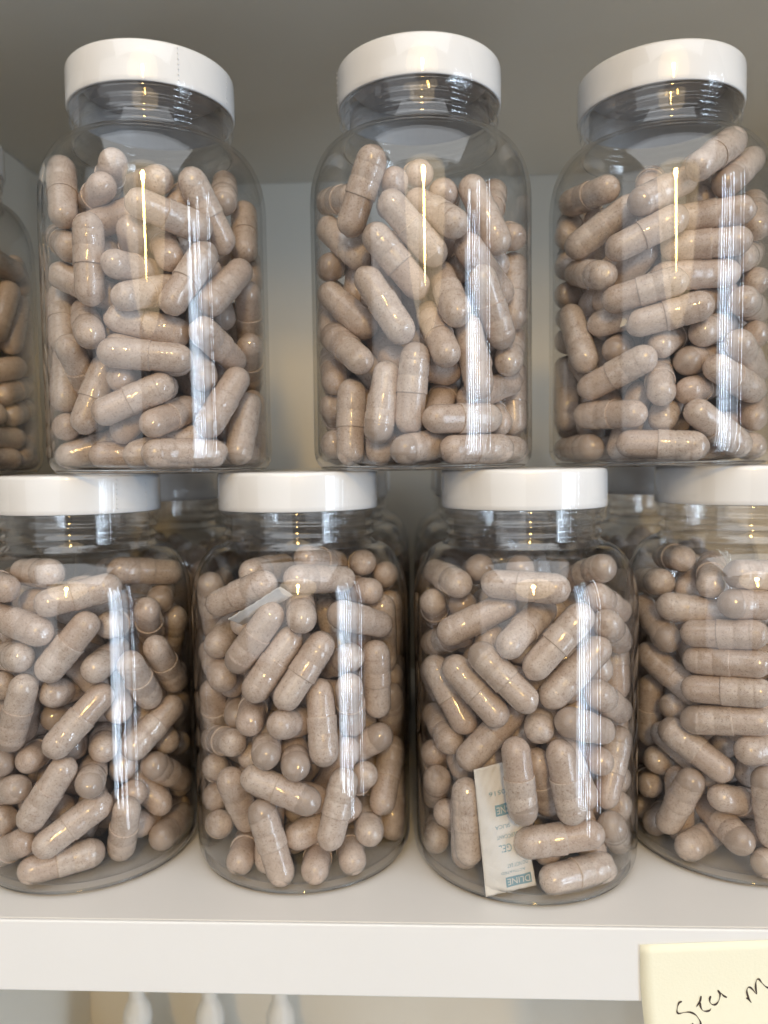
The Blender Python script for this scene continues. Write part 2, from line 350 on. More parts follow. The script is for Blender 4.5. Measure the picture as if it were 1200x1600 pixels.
PACK = {
'U1': (42, '-191 -188 706 -224 -116 845 -47 -192 833 -123 -54 809 -69 -219 762 -161 -89 750 -49 -26 828 61 -140 805 48 -264 701 172 -170 664 213 -77 656 156 -146 789 100 36 847 97 -91 751 176 123 881 202 -4 787 238 105 787 256 21 652 228 141 696 261 60 563 190 173 603 176 18 566 268 -7 516 250 95 394 258 -71 566 201 -177 461 190 -189 586 118 -240 453 97 -187 582 33 -84 686 3 -216 649 -36 -70 598 -98 -249 647 -100 -248 488 -122 -57 687 -89 -170 578 -21 -268 548 31 -117 554 -217 -157 549 -73 -172 483 -179 -188 616 -260 -66 678 5 -268 464 96 -145 510 -261 -60 515 -233 -132 375 -106 -246 374 -170 -123 453 -41 -212 419 107 -166 385 -34 -266 320 122 -238 307 163 -129 266 111 -25 375 183 -196 384 231 -56 324 191 -8 452 140 124 526 238 123 272 268 -1 368 -183 -196 343 -173 -83 231 -153 -193 148 -101 -162 295 -38 -210 259 -11 -53 266 -67 -259 167 75 -228 232 65 -260 134 109 -114 180 248 -102 259 192 -186 135 266 -32 198 249 -99 54 259 70 213 254 85 54 -268 11 141 -227 -143 135 -226 -131 54 -81 -79 98 64 -260 54 200 -177 54 -265 -40 356 -242 -115 217 101 248 403 120 239 561 -94 -43 505 -119 15 651 -44 -188 122 55 -143 239 -82 182 389 -83 46 304 -145 108 54 -206 -40 54 217 157 347 181 197 498 -268 13 54 -213 163 54 -251 97 128 -120 176 176 -199 2 698 -173 -86 568 27 266 454 3 268 296 -152 221 239 -2 268 215 33 -154 730 -116 -177 676 -63 97 427 71 81 512 -160 109 332 -179 -4 221 -267 -22 224 -232 133 212 174 52 54 165 212 54 176 141 134 188 -18 134 101 164 472 180 91 354 56 -51 196 -83 -124 168 46 158 533 -65 66 600 -121 -33 418 -147 124 410 -109 54 533 -33 1 403 -266 34 388 -257 75 542 -37 176 153 -120 44 119 -161 -112 156 -198 41 132 51 187 417 -53 196 537 105 -56 637 76 -67 480 -1 268 135 -153 220 123 26 170 677 -6 21 725 -54 262 466 -78 256 309 42 216 589 150 130 670 45 -11 119 -106 -28 169 46 -3 418 -26 2 561 103 107 177 101 7 53 -175 -51 492 -194 66 599 121 186 209 88 173 53 -69 259 54 90 252 54 59 -104 322 -88 -132 376 99 20 650 99 6 491 113 -5 160 159 104 267 30 -96 54 -110 -172 54 48 196 336 34 198 177 117 43 419 -5 142 389 -267 23 296 -207 170 281 93 251 295 79 256 136 174 203 708 38 265 653 -201 79 724 -88 191 710 102 -165 306 -49 -199 344 -97 158 466 -131 114 616 30 -23 333 142 -49 222 -89 -70 236 -162 -93 377 136 -137 97 -2 -204 54 -175 93 508 -208 -31 414 172 -70 568 141 -97 414 112 51 335 43 36 192 -198 180 501 -245 109 366 -200 16 344 -50 -39 337 -193 186 357 -126 236 494 207 170 205 152 221 345 98 130 340 27 117 198 -29 -35 54 61 97 54 200 9 215 180 13 373 -62 165 228 -2 25 275 -133 233 656 -241 116 663 -228 141 582 -108 245 574 -32 4 649 78 103 591 249 5 54 112 -77 54 -95 24 228 11 83 125 -90 -101 449 61 -83 402 -151 72 192 -119 181 305 -39 191 290 25 55 342 -3 268 530 -60 261 679 18 190 90 -137 186 54 -20 117 54 -109 -16 54 -30 178 614 -94 67 709'),
'U2': (40, '-127 -229 811 -185 -193 666 -69 -186 771 -86 -28 759 -21 12 848 -1 -141 806 -265 2 785 -187 -133 750 -74 -255 690 31 -228 573 -116 -241 612 -14 -215 492 88 -253 636 -5 -159 725 63 -123 759 83 33 783 206 -146 623 145 -117 768 219 57 817 195 -53 703 248 100 704 263 -51 655 64 -133 620 -17 -6 674 -265 -38 696 -170 -114 593 -250 96 631 -262 -56 582 -259 -70 503 -155 -132 399 -139 -229 503 -55 -247 369 55 -150 530 90 -253 412 22 -161 424 63 -258 304 164 -212 502 217 -157 362 268 0 587 263 -49 435 108 58 601 108 -96 560 125 -188 376 151 -221 223 -266 -29 399 -262 56 534 -166 -211 296 -248 -102 379 -248 -100 254 -266 32 342 -96 -205 260 -119 -240 106 -19 -238 296 -36 -231 138 76 -64 266 42 -174 156 35 -266 134 177 -193 138 240 -120 294 268 12 379 189 23 198 212 -119 128 267 21 289 268 -2 131 258 71 104 253 89 262 -195 -160 215 -200 -178 57 -261 -60 184 -253 90 128 -258 73 54 -254 -85 78 -52 -263 54 70 -162 77 79 -256 54 210 -166 55 267 -25 54 138 -119 64 -108 52 54 -149 -102 54 -124 163 130 34 189 130 114 -111 400 37 -64 532 13 194 205 -87 170 327 191 188 565 133 232 423 -118 186 398 -55 197 544 128 -186 592 221 -101 495 -162 -7 670 -191 -19 514 1 -56 304 -11 -72 146 -228 140 483 -175 202 620 -15 180 417 -106 66 354 -111 159 54 46 189 54 120 240 654 85 254 499 183 39 431 191 -11 280 44 264 430 -95 251 352 110 -32 341 109 -7 499 201 37 621 126 162 686 32 -44 379 -41 -95 511 179 80 286 152 123 135 64 57 513 -63 43 609 -125 237 54 32 266 54 -73 86 495 -29 9 363 195 21 57 106 53 185 42 24 422 -44 -23 548 -183 21 342 -182 65 496 -46 -20 53 89 -16 137 -189 190 235 -84 254 133 8 211 333 37 54 347 126 -87 148 -3 -88 53 53 165 640 -84 92 678 -105 246 251 -197 181 364 -148 175 693 -228 38 699 -126 143 540 -164 112 388 15 200 493 128 141 589 -115 242 580 -183 195 443 256 79 426 216 158 293 65 185 432 132 144 294 -117 28 218 40 9 197 44 264 283 78 256 128 -74 -60 317 -178 -31 435 121 -27 208 116 64 339 64 183 271 144 204 134 -83 -140 309 67 -176 269 79 116 54 113 -40 54 -189 -63 331 -85 -58 211 21 102 424 -19 133 576 -113 -142 210 -119 -176 54 -32 32 131 -184 -19 136 -190 190 54 -187 30 54 -260 66 245 -201 177 145 171 67 551 100 96 411 84 255 362 171 206 237 157 59 730 23 58 644 248 -54 245 132 -152 195 231 136 53 219 154 211 -229 139 282 -254 84 430 -53 263 467 24 267 607 261 59 505 224 147 633 -97 -151 604 -92 -156 444 -130 49 562 -75 -32 436 156 -122 295 8 -118 356 79 127 170 -3 55 53 -3 268 136 -37 265 292 98 -74 690 212 -67 578 -47 202 627 -169 100 616 -33 -145 213 -44 -155 54 -183 59 175 -50 105 100 178 200 353 226 144 495 -207 -5 231 -150 121 310 -117 14 294 41 23 273 0 116 185 -156 121 220 -81 -65 638 -135 -76 488 176 -72 357 185 -22 508 110 246 54 166 96 54 -72 -80 95 -186 -79 207 -77 96 281 79 103 248'),
'U3': (42, '139 -188 878 29 -264 791 124 -196 769 223 -106 856 -15 15 857 -64 -121 789 19 -170 786 -113 -224 715 -185 -125 784 -252 19 795 -129 -143 723 -254 -86 640 -167 -209 600 -24 -231 666 9 -159 684 158 -216 689 -9 -175 605 142 -227 604 -30 -259 495 -175 -202 461 232 -134 666 267 -17 768 79 -130 749 96 -31 873 -218 147 807 -265 37 701 -261 58 613 -210 166 719 -202 -176 533 -245 -28 575 -267 25 520 -209 168 563 259 -30 620 179 -161 574 266 31 545 237 -124 519 -117 -225 391 33 -266 426 -265 -41 444 -241 -117 306 -263 51 305 -265 41 146 -209 167 402 -267 19 383 -157 -138 332 -78 -8 380 -101 95 443 -168 -47 414 -227 -143 229 -108 -228 293 -46 -196 337 57 -92 401 56 -217 364 160 -102 399 23 -198 289 138 -92 320 -66 -260 200 -37 -128 285 153 -217 333 246 -102 271 167 -209 450 256 -77 443 92 -234 265 219 -154 212 267 19 368 231 -136 368 23 -211 207 129 -95 237 -134 -232 146 -234 -107 150 -44 -199 132 21 -82 218 31 -263 144 156 -218 57 232 -134 136 268 -13 234 262 -5 131 146 -112 109 268 7 54 224 -146 54 -220 -103 56 -263 51 54 -137 -230 64 18 -267 55 170 -35 564 187 29 418 263 53 467 231 135 334 -132 185 705 23 219 727 187 92 476 184 27 622 -145 225 134 -94 251 284 12 196 52 -85 165 175 -97 -72 456 45 -106 519 -146 225 500 -247 105 467 139 150 102 156 -6 133 104 51 478 152 130 347 142 227 461 30 266 566 146 89 210 88 -57 179 -49 20 453 30 141 386 82 170 331 -51 187 244 49 24 418 180 -26 341 47 -23 54 -102 33 54 -31 -52 274 1 -41 430 -145 116 579 -153 93 737 -6 -86 54 -155 -30 54 -200 6 480 -130 -57 609 -150 113 382 -133 138 225 -71 258 522 -77 256 363 -62 -16 524 -99 32 672 -79 -135 601 -175 -86 484 76 -16 615 104 -39 459 85 157 54 8 197 188 -84 162 54 -169 94 170 -90 -134 204 -140 -124 53 154 219 556 43 264 662 74 257 54 146 224 192 213 163 550 197 181 393 64 260 200 -14 267 61 125 147 268 -10 118 189 -10 20 652 28 14 497 105 159 697 58 165 545 185 194 297 87 253 408 264 44 291 204 174 221 -65 84 110 -132 56 252 249 100 585 261 59 739 160 -97 491 35 -182 439 50 85 54 165 -26 54 118 -98 569 154 -108 724 73 91 339 -58 109 250 -164 94 54 -211 -30 142 200 53 341 68 60 250 -12 33 353 27 -3 203 46 197 449 -109 172 418 -90 -42 716 -24 -70 573 -5 210 517 -80 149 644 60 7 128 105 154 171 -10 268 278 -68 259 129 122 150 473 153 111 625 -183 43 583 -179 15 740 5 268 379 112 243 264 -51 -29 127 -184 16 203 -96 250 54 -221 151 54 -194 -121 410 -46 -170 445 -45 264 600 -184 195 637 -133 56 517 6 102 580 194 185 135 225 37 187 44 -102 600 -14 -54 741 137 65 692 -14 105 659 185 -15 233 58 -29 328 -233 -23 313 -161 -80 183 191 -34 676 42 6 714 159 216 54 253 87 54 -96 -56 226 -170 16 347 -242 115 126 -236 126 285 -63 23 255 -3 56 110 -91 53 329 -25 196 354 -193 185 193 -150 222 343 49 113 480 -104 151 507 -35 -178 525 123 -197 526 96 -157 54 -64 -166 54'),
'B1': (42, '120 -10 848 241 92 828 9 -214 869 -117 -117 860 -110 -232 831 -224 -120 840 -79 -144 777 76 -151 815 23 -264 795 165 -198 828 -153 -212 753 -6 -265 718 114 -242 733 12 -259 611 143 -157 713 124 -1 690 223 -75 740 192 44 639 221 42 745 183 195 772 202 176 562 253 87 684 251 -85 627 267 19 506 125 -221 604 125 -61 617 -172 -149 624 -61 -261 647 206 -171 603 217 -67 482 -56 -262 565 -109 -245 415 -2 -208 532 5 -50 512 -26 -156 448 -17 -2 409 127 -197 520 33 -266 410 154 -142 466 99 -3 521 267 -17 432 186 -123 345 259 67 424 198 180 329 -140 -218 556 -247 -104 526 -72 -218 347 -99 -61 328 242 2 323 137 117 354 224 -73 278 263 50 184 117 -167 359 58 -18 356 109 -245 290 56 -94 284 35 -245 331 -53 -263 199 -6 -268 132 111 -193 210 179 -112 208 63 -54 114 82 -185 66 -57 -262 54 188 -192 194 143 -131 53 244 -80 59 256 79 54 196 33 145 64 121 127 -224 -147 229 -99 -237 272 -249 -98 98 -160 -208 172 -204 -173 54 -87 -254 127 -154 -219 339 -251 -94 320 19 -144 360 -32 2 318 -43 -16 115 -19 -158 183 108 111 54 117 -48 54 158 216 387 233 132 499 179 -70 95 182 84 54 43 264 693 186 193 689 -163 168 696 -201 97 558 -109 54 233 -109 5 385 10 26 234 -106 -82 250 189 50 463 47 91 522 -100 -60 706 -110 79 628 -174 -58 537 -87 45 453 -180 58 488 -86 185 469 61 261 203 8 268 52 -119 151 556 -74 171 708 28 89 282 150 132 189 33 21 565 -40 39 705 -52 263 559 -61 261 400 177 -2 401 136 -84 271 54 178 54 -36 196 185 -20 107 565 -13 117 725 -3 -172 666 82 -126 539 127 236 566 93 251 411 -184 59 335 -84 171 391 -200 178 390 -194 184 550 -117 -163 415 -85 -149 570 -26 51 167 -181 34 136 69 -128 201 8 -130 54 -20 -51 730 89 65 730 139 126 705 -1 198 679 -95 164 303 -165 109 171 -76 131 169 28 93 54 -265 -40 574 -259 -68 731 129 235 209 235 131 269 -213 162 138 -265 37 54 -46 83 315 -39 117 471 -165 -100 195 -202 -34 54 -31 191 589 125 176 621 68 171 526 76 171 367 -263 52 155 -213 163 259 -118 174 117 -180 41 54 -64 166 54 -96 9 54 -106 -152 210 -79 -156 53 -206 172 54 -71 258 54 219 154 54 93 251 54 -47 264 132 -178 200 198 -189 -13 604 -85 81 527 -185 37 219 -176 -48 354 77 54 329 191 73 218 -177 -117 465 -183 33 411 233 132 131 117 241 131 -8 194 511 -2 182 352 -34 19 518 50 92 404 -27 267 220 89 253 329 -191 77 698 -178 -80 677 79 184 178 -41 96 235 -267 19 226 -230 137 328 -108 -82 411 -68 -69 565 55 -86 452 118 54 407 -133 232 430 -157 217 272 145 147 511 114 69 647 -255 -82 449 -268 0 313 78 42 193 8 10 54 -242 114 413 -265 38 551 23 267 452 31 266 612 25 267 371 -90 252 261 45 -55 599 -87 -124 656 -104 -78 53 -126 -19 200 -49 -141 267 48 -35 198 -262 58 361 -267 -23 498 109 -8 247 231 -47 151 -132 233 512 -124 237 672 -30 186 264 126 171 294 -263 -17 111 -215 -70 254'),
'B2': (49, '-198 -180 775 -62 -236 836 -114 -126 852 -58 23 850 -256 -63 802 -267 17 665 27 -222 847 137 -108 829 40 -121 891 102 22 857 166 124 834 193 -30 866 213 -91 791 120 38 778 43 -259 742 11 -110 791 142 -226 750 243 -113 699 265 38 735 257 74 580 258 -4 827 224 146 783 -213 -163 653 -186 -12 697 -45 -241 750 -140 -228 623 1 -216 679 -88 -253 552 88 -227 666 2 -268 538 165 -181 622 83 -57 563 232 -134 620 233 -108 462 -194 -184 559 -264 -48 606 -132 -171 718 -72 -23 726 -261 -58 486 -267 15 344 -109 -245 457 -120 -90 495 80 -207 527 94 -250 374 162 -213 546 159 -122 415 267 24 519 242 116 391 184 114 468 175 -45 469 260 64 342 266 -34 468 -175 -107 431 -204 49 443 -18 -267 459 41 -123 423 -256 -79 352 -166 -206 386 -125 -163 328 -123 -4 344 239 -121 375 119 -57 291 -62 -261 374 -87 -107 406 19 -267 344 -15 -112 360 268 1 294 244 -110 182 -101 -248 302 48 -263 246 -266 34 203 -246 -106 278 -177 -201 276 -151 -130 136 195 -135 268 139 -18 174 145 -225 291 107 -246 138 267 -20 54 266 28 206 208 -169 116 188 -11 111 2 -131 161 -49 21 156 -264 47 112 -251 -95 184 -268 -3 54 -228 -141 124 -152 -222 54 -157 -62 54 -77 -257 206 -30 -266 54 64 -260 54 61 -101 54 163 -212 54 134 -55 54 -41 7 54 -12 -147 82 114 47 425 69 4 278 -89 180 164 -186 85 248 185 69 550 85 174 618 119 240 507 175 203 652 73 186 188 141 116 63 -192 54 177 -63 126 116 -94 72 54 59 114 54 13 -32 455 13 -14 614 114 63 510 68 201 444 -94 -185 260 61 -192 220 48 183 364 -93 176 437 -99 -166 559 54 -160 604 -244 111 644 -137 230 644 169 67 129 115 154 251 115 -96 492 -42 -115 511 -53 104 196 80 68 115 69 81 627 -47 48 523 -192 82 95 -78 186 54 -150 222 400 -220 153 275 65 -40 211 44 -21 54 2 268 371 43 264 525 99 123 388 -47 75 431 -100 161 611 -1 103 722 133 9 568 77 -4 716 158 217 439 62 261 319 107 23 54 261 67 54 -148 223 135 -243 112 198 -207 -27 311 -103 43 213 -111 141 730 -138 14 637 -78 256 594 81 255 610 193 186 506 231 135 653 4 27 694 -93 85 582 -125 13 557 -121 53 402 108 245 55 -50 263 54 77 120 310 -74 101 358 14 38 356 -109 -35 427 -174 61 337 -77 157 255 75 -115 215 147 -165 348 -75 257 127 84 254 144 177 202 53 253 88 135 -77 -201 53 -76 -136 199 -194 -85 518 -207 48 606 116 241 695 -41 265 679 168 85 381 116 51 234 -9 175 213 3 179 54 -145 225 562 -247 103 561 -6 195 481 44 44 494 -140 228 54 -245 108 54 95 -105 365 -7 -107 242 239 122 289 149 223 205 -240 119 483 -130 234 482 -43 264 515 -83 255 361 -78 119 494 4 176 619 -162 85 540 -143 127 387 190 17 231 182 -13 388 246 -37 733 250 -23 574 13 -211 123 145 -134 168 -186 -34 200 -155 21 53 -62 -36 488 -60 -29 647 -20 -116 683 -145 -100 585 -84 -38 269 42 37 206 -11 268 290 -159 216 262 198 181 391 115 242 269 -93 177 346 48 193 274 181 -57 549 173 -65 708 154 219 122 242 114 205 -2 -42 313 100 -38 435 48 117 229 -76 43 298 -98 -46 109 -141 -95 255 -260 64 277 -220 152 404 160 95 659 36 176 718 58 262 218 -100 249 199'),
'B3': (42, '-193 -128 820 -255 19 836 -265 -41 756 -249 98 678 -100 -197 832 49 -253 827 -132 -84 859 -135 73 827 -27 -134 862 -6 23 840 200 -121 862 141 18 811 -218 -155 695 -75 -156 764 -264 45 616 -185 -82 672 -174 97 719 -180 -59 751 29 -150 750 -68 -259 684 110 -243 746 2 -257 629 163 -212 654 49 -229 543 146 -88 712 200 -84 562 267 -22 724 179 -140 785 262 -54 645 198 -180 719 268 -6 500 266 29 655 -142 -227 648 -31 -263 539 -207 -169 597 -103 -220 487 -259 -69 566 -183 -123 436 -267 16 541 -236 126 429 173 -177 530 259 -69 449 9 -232 449 44 -78 469 86 -254 475 190 -147 417 259 -67 367 211 -118 224 182 -162 337 137 -9 335 -55 -261 399 -37 -258 240 61 -261 393 91 -252 236 47 -134 207 9 -202 346 -170 -171 349 -56 -154 461 -220 -98 367 -263 53 394 -182 -51 277 -216 91 340 -267 -18 305 -247 103 203 -262 53 142 -258 -68 245 -234 -69 147 -163 40 54 -182 -197 264 -176 -202 105 -264 -48 54 -244 110 54 -18 -243 145 141 -228 161 37 -182 92 117 -44 80 42 -258 54 187 -192 54 218 -156 153 265 -41 53 259 -69 173 263 49 65 266 -30 236 253 87 128 46 256 634 -94 237 709 30 -57 548 33 -52 707 -104 -118 160 -105 -119 320 40 13 54 30 38 211 123 138 580 -26 186 611 38 183 691 93 35 712 -140 228 136 14 268 131 167 209 507 211 165 654 -56 -158 563 99 -141 528 -57 160 436 54 160 322 48 92 54 -31 113 191 12 -79 54 -146 -59 54 75 -181 396 137 -184 249 112 44 54 110 4 208 -86 23 54 -13 165 54 187 47 54 181 -54 177 110 202 360 -15 225 455 -78 181 351 35 191 239 145 114 422 58 22 325 -135 -116 514 -108 -112 671 -39 5 574 -178 70 528 40 49 536 -85 126 599 -122 -32 647 -171 -32 495 -163 62 618 -14 25 663 178 -111 52 125 -126 202 236 126 54 164 212 168 -182 -129 54 -184 -124 214 -85 86 420 -55 121 267 -34 -172 212 -40 -151 53 230 138 181 154 220 295 229 139 299 258 72 441 -103 -195 214 -98 -197 55 94 251 136 84 254 295 130 -103 462 60 -101 318 -215 160 503 -96 250 447 148 223 426 21 267 512 -119 54 302 -166 39 453 -49 -76 582 -81 -75 425 234 130 501 192 187 358 -94 -38 268 -155 -39 415 106 -33 497 108 -26 656 11 268 210 2 268 370 -73 -47 188 83 -63 161 -31 -8 94 -78 55 233 186 -2 564 185 -41 409 80 -22 396 106 92 505 145 134 718 195 -11 674 -19 -15 254 130 -70 259 162 213 699 103 247 554 -15 -11 497 5 -35 341 -98 1 474 -53 18 322 -26 -99 242 -17 -118 400 -141 228 218 -148 223 377 -133 137 281 -155 123 438 -200 178 192 -207 170 351 -76 174 102 -226 125 130 178 82 137 193 -19 259 -200 178 54 -64 260 54 -9 191 172 93 157 54 -119 78 112 -160 -49 199 26 183 520 -125 132 514 -61 261 601 -191 188 660 97 66 272 103 106 117 -60 251 518 -187 174 576 -20 114 656 110 53 588 120 -138 605 -36 -137 639 -87 175 185 -176 48 222 187 93 623 182 57 467 192 37 390 175 96 243 95 170 176 133 131 325 -75 257 371 -66 259 211 -8 61 399 26 108 250 254 85 238 268 13 380 -42 65 484 84 157 452 165 212 54 15 268 54'),
'B4': (28, '-237 -50 794 -244 108 776 -176 105 852 -178 -54 864 -157 -40 769 -96 99 820 -134 -161 803 -78 -17 843 -89 -236 844 67 -203 833 -106 -245 764 49 -208 753 -233 -114 734 -84 -167 718 -189 -189 671 -49 -263 684 -181 -180 595 -45 -263 604 -234 -103 637 -265 37 705 -266 -32 570 -167 -123 484 -42 -265 526 -185 -194 516 -185 -193 427 -40 -258 445 -248 9 463 -244 31 305 -209 -76 428 -77 14 421 -231 -135 376 -121 -218 296 -242 -31 251 -127 58 187 -71 -122 330 -30 31 354 -66 -260 364 83 -202 363 -255 -13 164 -228 141 130 -192 -186 247 -234 -130 104 -116 -216 214 21 -151 163 -19 -267 290 0 -260 132 -258 75 54 -170 208 54 -241 -28 54 -148 101 54 -112 -104 136 -78 -257 107 -196 -182 54 -74 -80 54 -18 -267 54 125 -197 54 -184 48 613 -87 157 678 -140 -106 373 -61 -154 503 161 -64 184 128 -46 339 147 21 209 111 32 54 -64 8 169 27 14 299 108 32 351 76 76 201 14 268 420 164 212 416 207 -118 431 207 -109 271 199 180 593 265 38 562 -228 -59 337 -120 -142 253 -102 248 219 -48 263 369 63 92 527 -46 90 410 32 -92 221 175 -163 218 62 0 568 16 4 415 241 117 54 132 234 54 -48 -68 421 67 -120 519 -119 -124 578 30 -177 597 -9 103 203 -137 59 288 268 2 214 268 2 55 131 147 261 208 8 280 119 -62 558 182 -39 413 74 -79 148 192 -28 54 19 49 616 -3 197 558 195 164 489 84 228 585 -162 -8 329 -45 -68 237 -137 137 309 -10 192 229 257 75 353 214 161 226 -88 46 54 -3 -67 128 -75 94 334 51 141 247 39 -78 584 131 -107 711 28 266 338 173 204 314 -79 178 597 -80 63 487 -163 212 569 -146 225 410 -48 -170 391 43 -199 519 -101 249 54 58 262 54 -231 135 214 -197 182 362 -240 88 511 -218 100 353 213 163 373 262 57 482 136 135 344 -7 200 319 46 199 174 173 102 187 258 -74 214 257 -74 54 196 22 361 129 141 445 -85 172 457 70 174 496 82 -56 443 19 -66 296 -155 141 418 -181 132 575 27 23 54 67 -9 205 -193 -85 212 -179 -68 54 -39 -7 514 -96 14 662 -1 268 260 150 222 235 -134 -14 53 -131 -43 209 172 -123 54 14 -98 54 87 253 131 215 160 144 262 -54 455 263 -51 296 -82 255 501 78 256 501 -147 62 369 -168 53 527 197 51 62 256 80 208 43 -135 406 -16 -147 258 121 134 54 -35 98 54 -46 177 53 -157 123 154 87 98 123 -71 77 129 202 -72 628 189 30 505 -139 229 126 11 268 167 -99 153 196 19 187 95 -96 -61 488 -161 -29 630 145 125 628 5 198 649 -96 173 371 58 161 412 -141 228 329 -186 192 180 112 41 482 32 96 355 157 1 650 144 102 528 125 -128 461 123 -132 301'),
'G': (0, '199 180 224 266 36 243 -35 103 601 90 23 544 130 36 188 131 121 53 110 -244 263 192 -187 387 260 -63 574 261 -58 414 45 264 54 -113 243 54 -137 -230 610 -106 -246 455 0 136 117 -152 86 119 -78 256 476 -142 227 619 -257 -74 533 -258 -73 374 -97 -73 289 -93 -69 129 -227 -142 213 -235 -128 54 96 -240 795 134 -232 640 115 -50 161 185 45 54 -268 -9 582 -264 -45 737 -225 -146 453 -221 -152 294 -119 53 663 -114 12 509 -33 -207 142 48 -187 279 -143 227 445 -198 180 587 29 -248 579 178 -200 550 102 22 294 176 70 426 95 -192 208 116 -168 52 -2 22 322 -46 -10 171 -116 5 292 -130 3 133 -255 -81 293 -261 -61 134 -166 73 726 -52 175 772 -268 5 444 -256 78 303 -12 -108 54 -170 -85 54 -34 -266 213 68 -259 336 263 -48 289 265 -38 130 267 26 323 267 21 483 -137 112 195 -122 133 353 213 81 736 108 200 751 41 -191 54 -115 -165 81 -122 -17 54 36 -36 54 -180 -97 537 -191 -94 696 -146 131 54 6 181 54 -268 -3 292 -267 18 134 -263 51 523 -239 121 382 -166 73 376 -188 58 218 173 76 279 52 176 254 247 103 318 147 224 290 -118 -241 134 -98 -249 292 20 -242 707 -138 -222 707 -246 106 54 -263 -52 54 40 111 54 -112 61 54 70 -155 631 67 -157 791 -201 -177 526 -202 -176 686 -83 -95 519 3 -102 385 -242 115 567 -203 175 424 -130 -144 320 -111 -157 162 136 -61 402 128 -52 243 267 19 724 267 19 565 -3 -74 637 138 -66 561 53 -5 138 -20 121 201 -2 123 276 73 -3 215 -142 132 654 -1 188 703 -76 -174 500 -5 -187 643 -15 267 326 -160 215 367 157 217 373 8 268 403 198 -14 390 191 2 232 -26 23 526 99 7 428 -76 79 485 51 158 542 3 268 483 95 250 612 182 -70 630 43 -74 707 20 267 125 -136 231 123 -34 266 570 60 261 699 -147 -49 444 -32 -50 333 -185 20 796 -30 24 758 43 -244 496 190 -189 466 54 -262 416 -98 -249 372 243 114 667 135 231 681 -31 -266 474 -65 -260 630 186 13 631 192 -20 474 171 206 596 89 253 468 203 -85 292 201 -65 134 166 64 510 26 105 446 168 -209 212 190 -189 55 138 153 195 238 32 166 -191 -187 54 -176 -202 212 -184 -12 719 -187 -15 559 256 79 84 168 209 54 -221 151 308 -101 248 270 144 131 358 30 191 451 -166 -210 294 -175 -203 453 92 38 54 -58 31 107 -241 117 237 -135 231 201 -56 -127 339 -140 -129 475 -197 -20 200 -187 -5 359 -57 -23 465 59 -30 355 102 -191 398 -37 -202 321 45 51 385 -109 36 422 113 -243 53 59 -261 202 -266 35 759 -221 151 659 6 -122 290 -41 -130 138 30 -266 54 -126 -236 54 222 -150 222 237 -125 65 -77 62 179 -72 72 339 -26 267 719 -172 205 697 -180 199 66 -251 94 163 229 138 587 177 201 450 -60 261 202 75 257 286 -61 189 604 96 169 628 86 193 54 77 104 186 94 -130 493 74 -108 336 253 88 524 214 160 387 -165 -95 136 -175 -84 295 -134 140 458 -200 -4 481 141 -138 301 151 -122 142 -114 -53 581 -48 -50 727 -57 170 320 -94 171 165 96 9 626 157 13 774 -71 200 419 62 190 331 113 111 684 -44 82 681 -31 199 515 -156 106 549 198 -110 528 201 -107 369 152 -157 770 151 -150 611 -30 -180 415 42 -159 556 231 -136 598 231 -135 757 64 113 329 -71 122 414 221 152 146 98 250 117 53 6 736 -39 11 606 145 -95 54 269 6 54 -16 196 169 134 233 209 1 -70 126 31 -51 282 117 -49 482 -23 -54 558 67 -120 213 67 -111 54 -102 -134 744 -111 -135 584 114 162 486 166 99 623'),
}
def segs(s):
    a = [int(t)*.1 for t in s.split()]
    return [(Vector(a[i:i+3]), Vector(a[i+3:i+6])) for i in range(0, len(a), 6)]
PHR = {'U1': 'upper left jar', 'U2': 'upper middle jar', 'U3': 'upper right jar', 'U0': 'cut-off upper jar', 'B1': 'lower leftmost jar', 'B2': 'lower second jar', 'B3': 'lower packet jar', 'B4': 'lower rightmost jar'}
def px(p):
    q = p-CAM; d = q.dot(FW); return 600+FPX*q.dot(RT)/d, 800-FPX*q.dot(UP)/d, d
def cmat(a, b, flip, spin):
    d = (b-a).normalized()
    if flip: d = -d
    q = d.to_track_quat('Z', 'Y').to_matrix().to_4x4()
    return Matrix.Translation((a+b)*.5*MM) @ q @ Matrix.Rotation(spin, 4, 'Z')
things, stuff = [], []
for k, (nf, s) in PACK.items():
    if k == 'G': continue
    base = Vector(POS[k])
    for i, (a, b) in enumerate(segs(s)):
        (things if i < nf else stuff).append((k, base+a, base+b))
GEN = segs(PACK['G'][1])
def turned(a, base, ang):
    c, s_ = math.cos(ang), math.sin(ang)
    return base+Vector((a.x*c-a.y*s_, a.x*s_+a.y*c, a.z))
for j, base in enumerate([Vector(POS['U0']), Vector(POS['B0'])]+[Vector(p) for p in BACK]):
    ang = 4.1+j*2.1
    lst = [(turned(a, base, ang), turned(b, base, ang)) for a, b in GEN]
    if j == 0:      # the jar at the picture edge: the capsules against its near right side
        vis = []
        for a, b in lst:
            x, y, d = px((a+b)*.5)
            front = ((a+b)*.5-base).to_2d().dot(Vector((.75, -.66)))
            vis.append((front if x > 0 else -99, a, b))
        vis.sort(key=lambda t: -t[0])
        for n, (fr, a, b) in enumerate(vis): (things if n < 14 and fr > 8 else stuff).append(('U0', a, b))
    else: stuff += [('G', a, b) for a, b in lst]

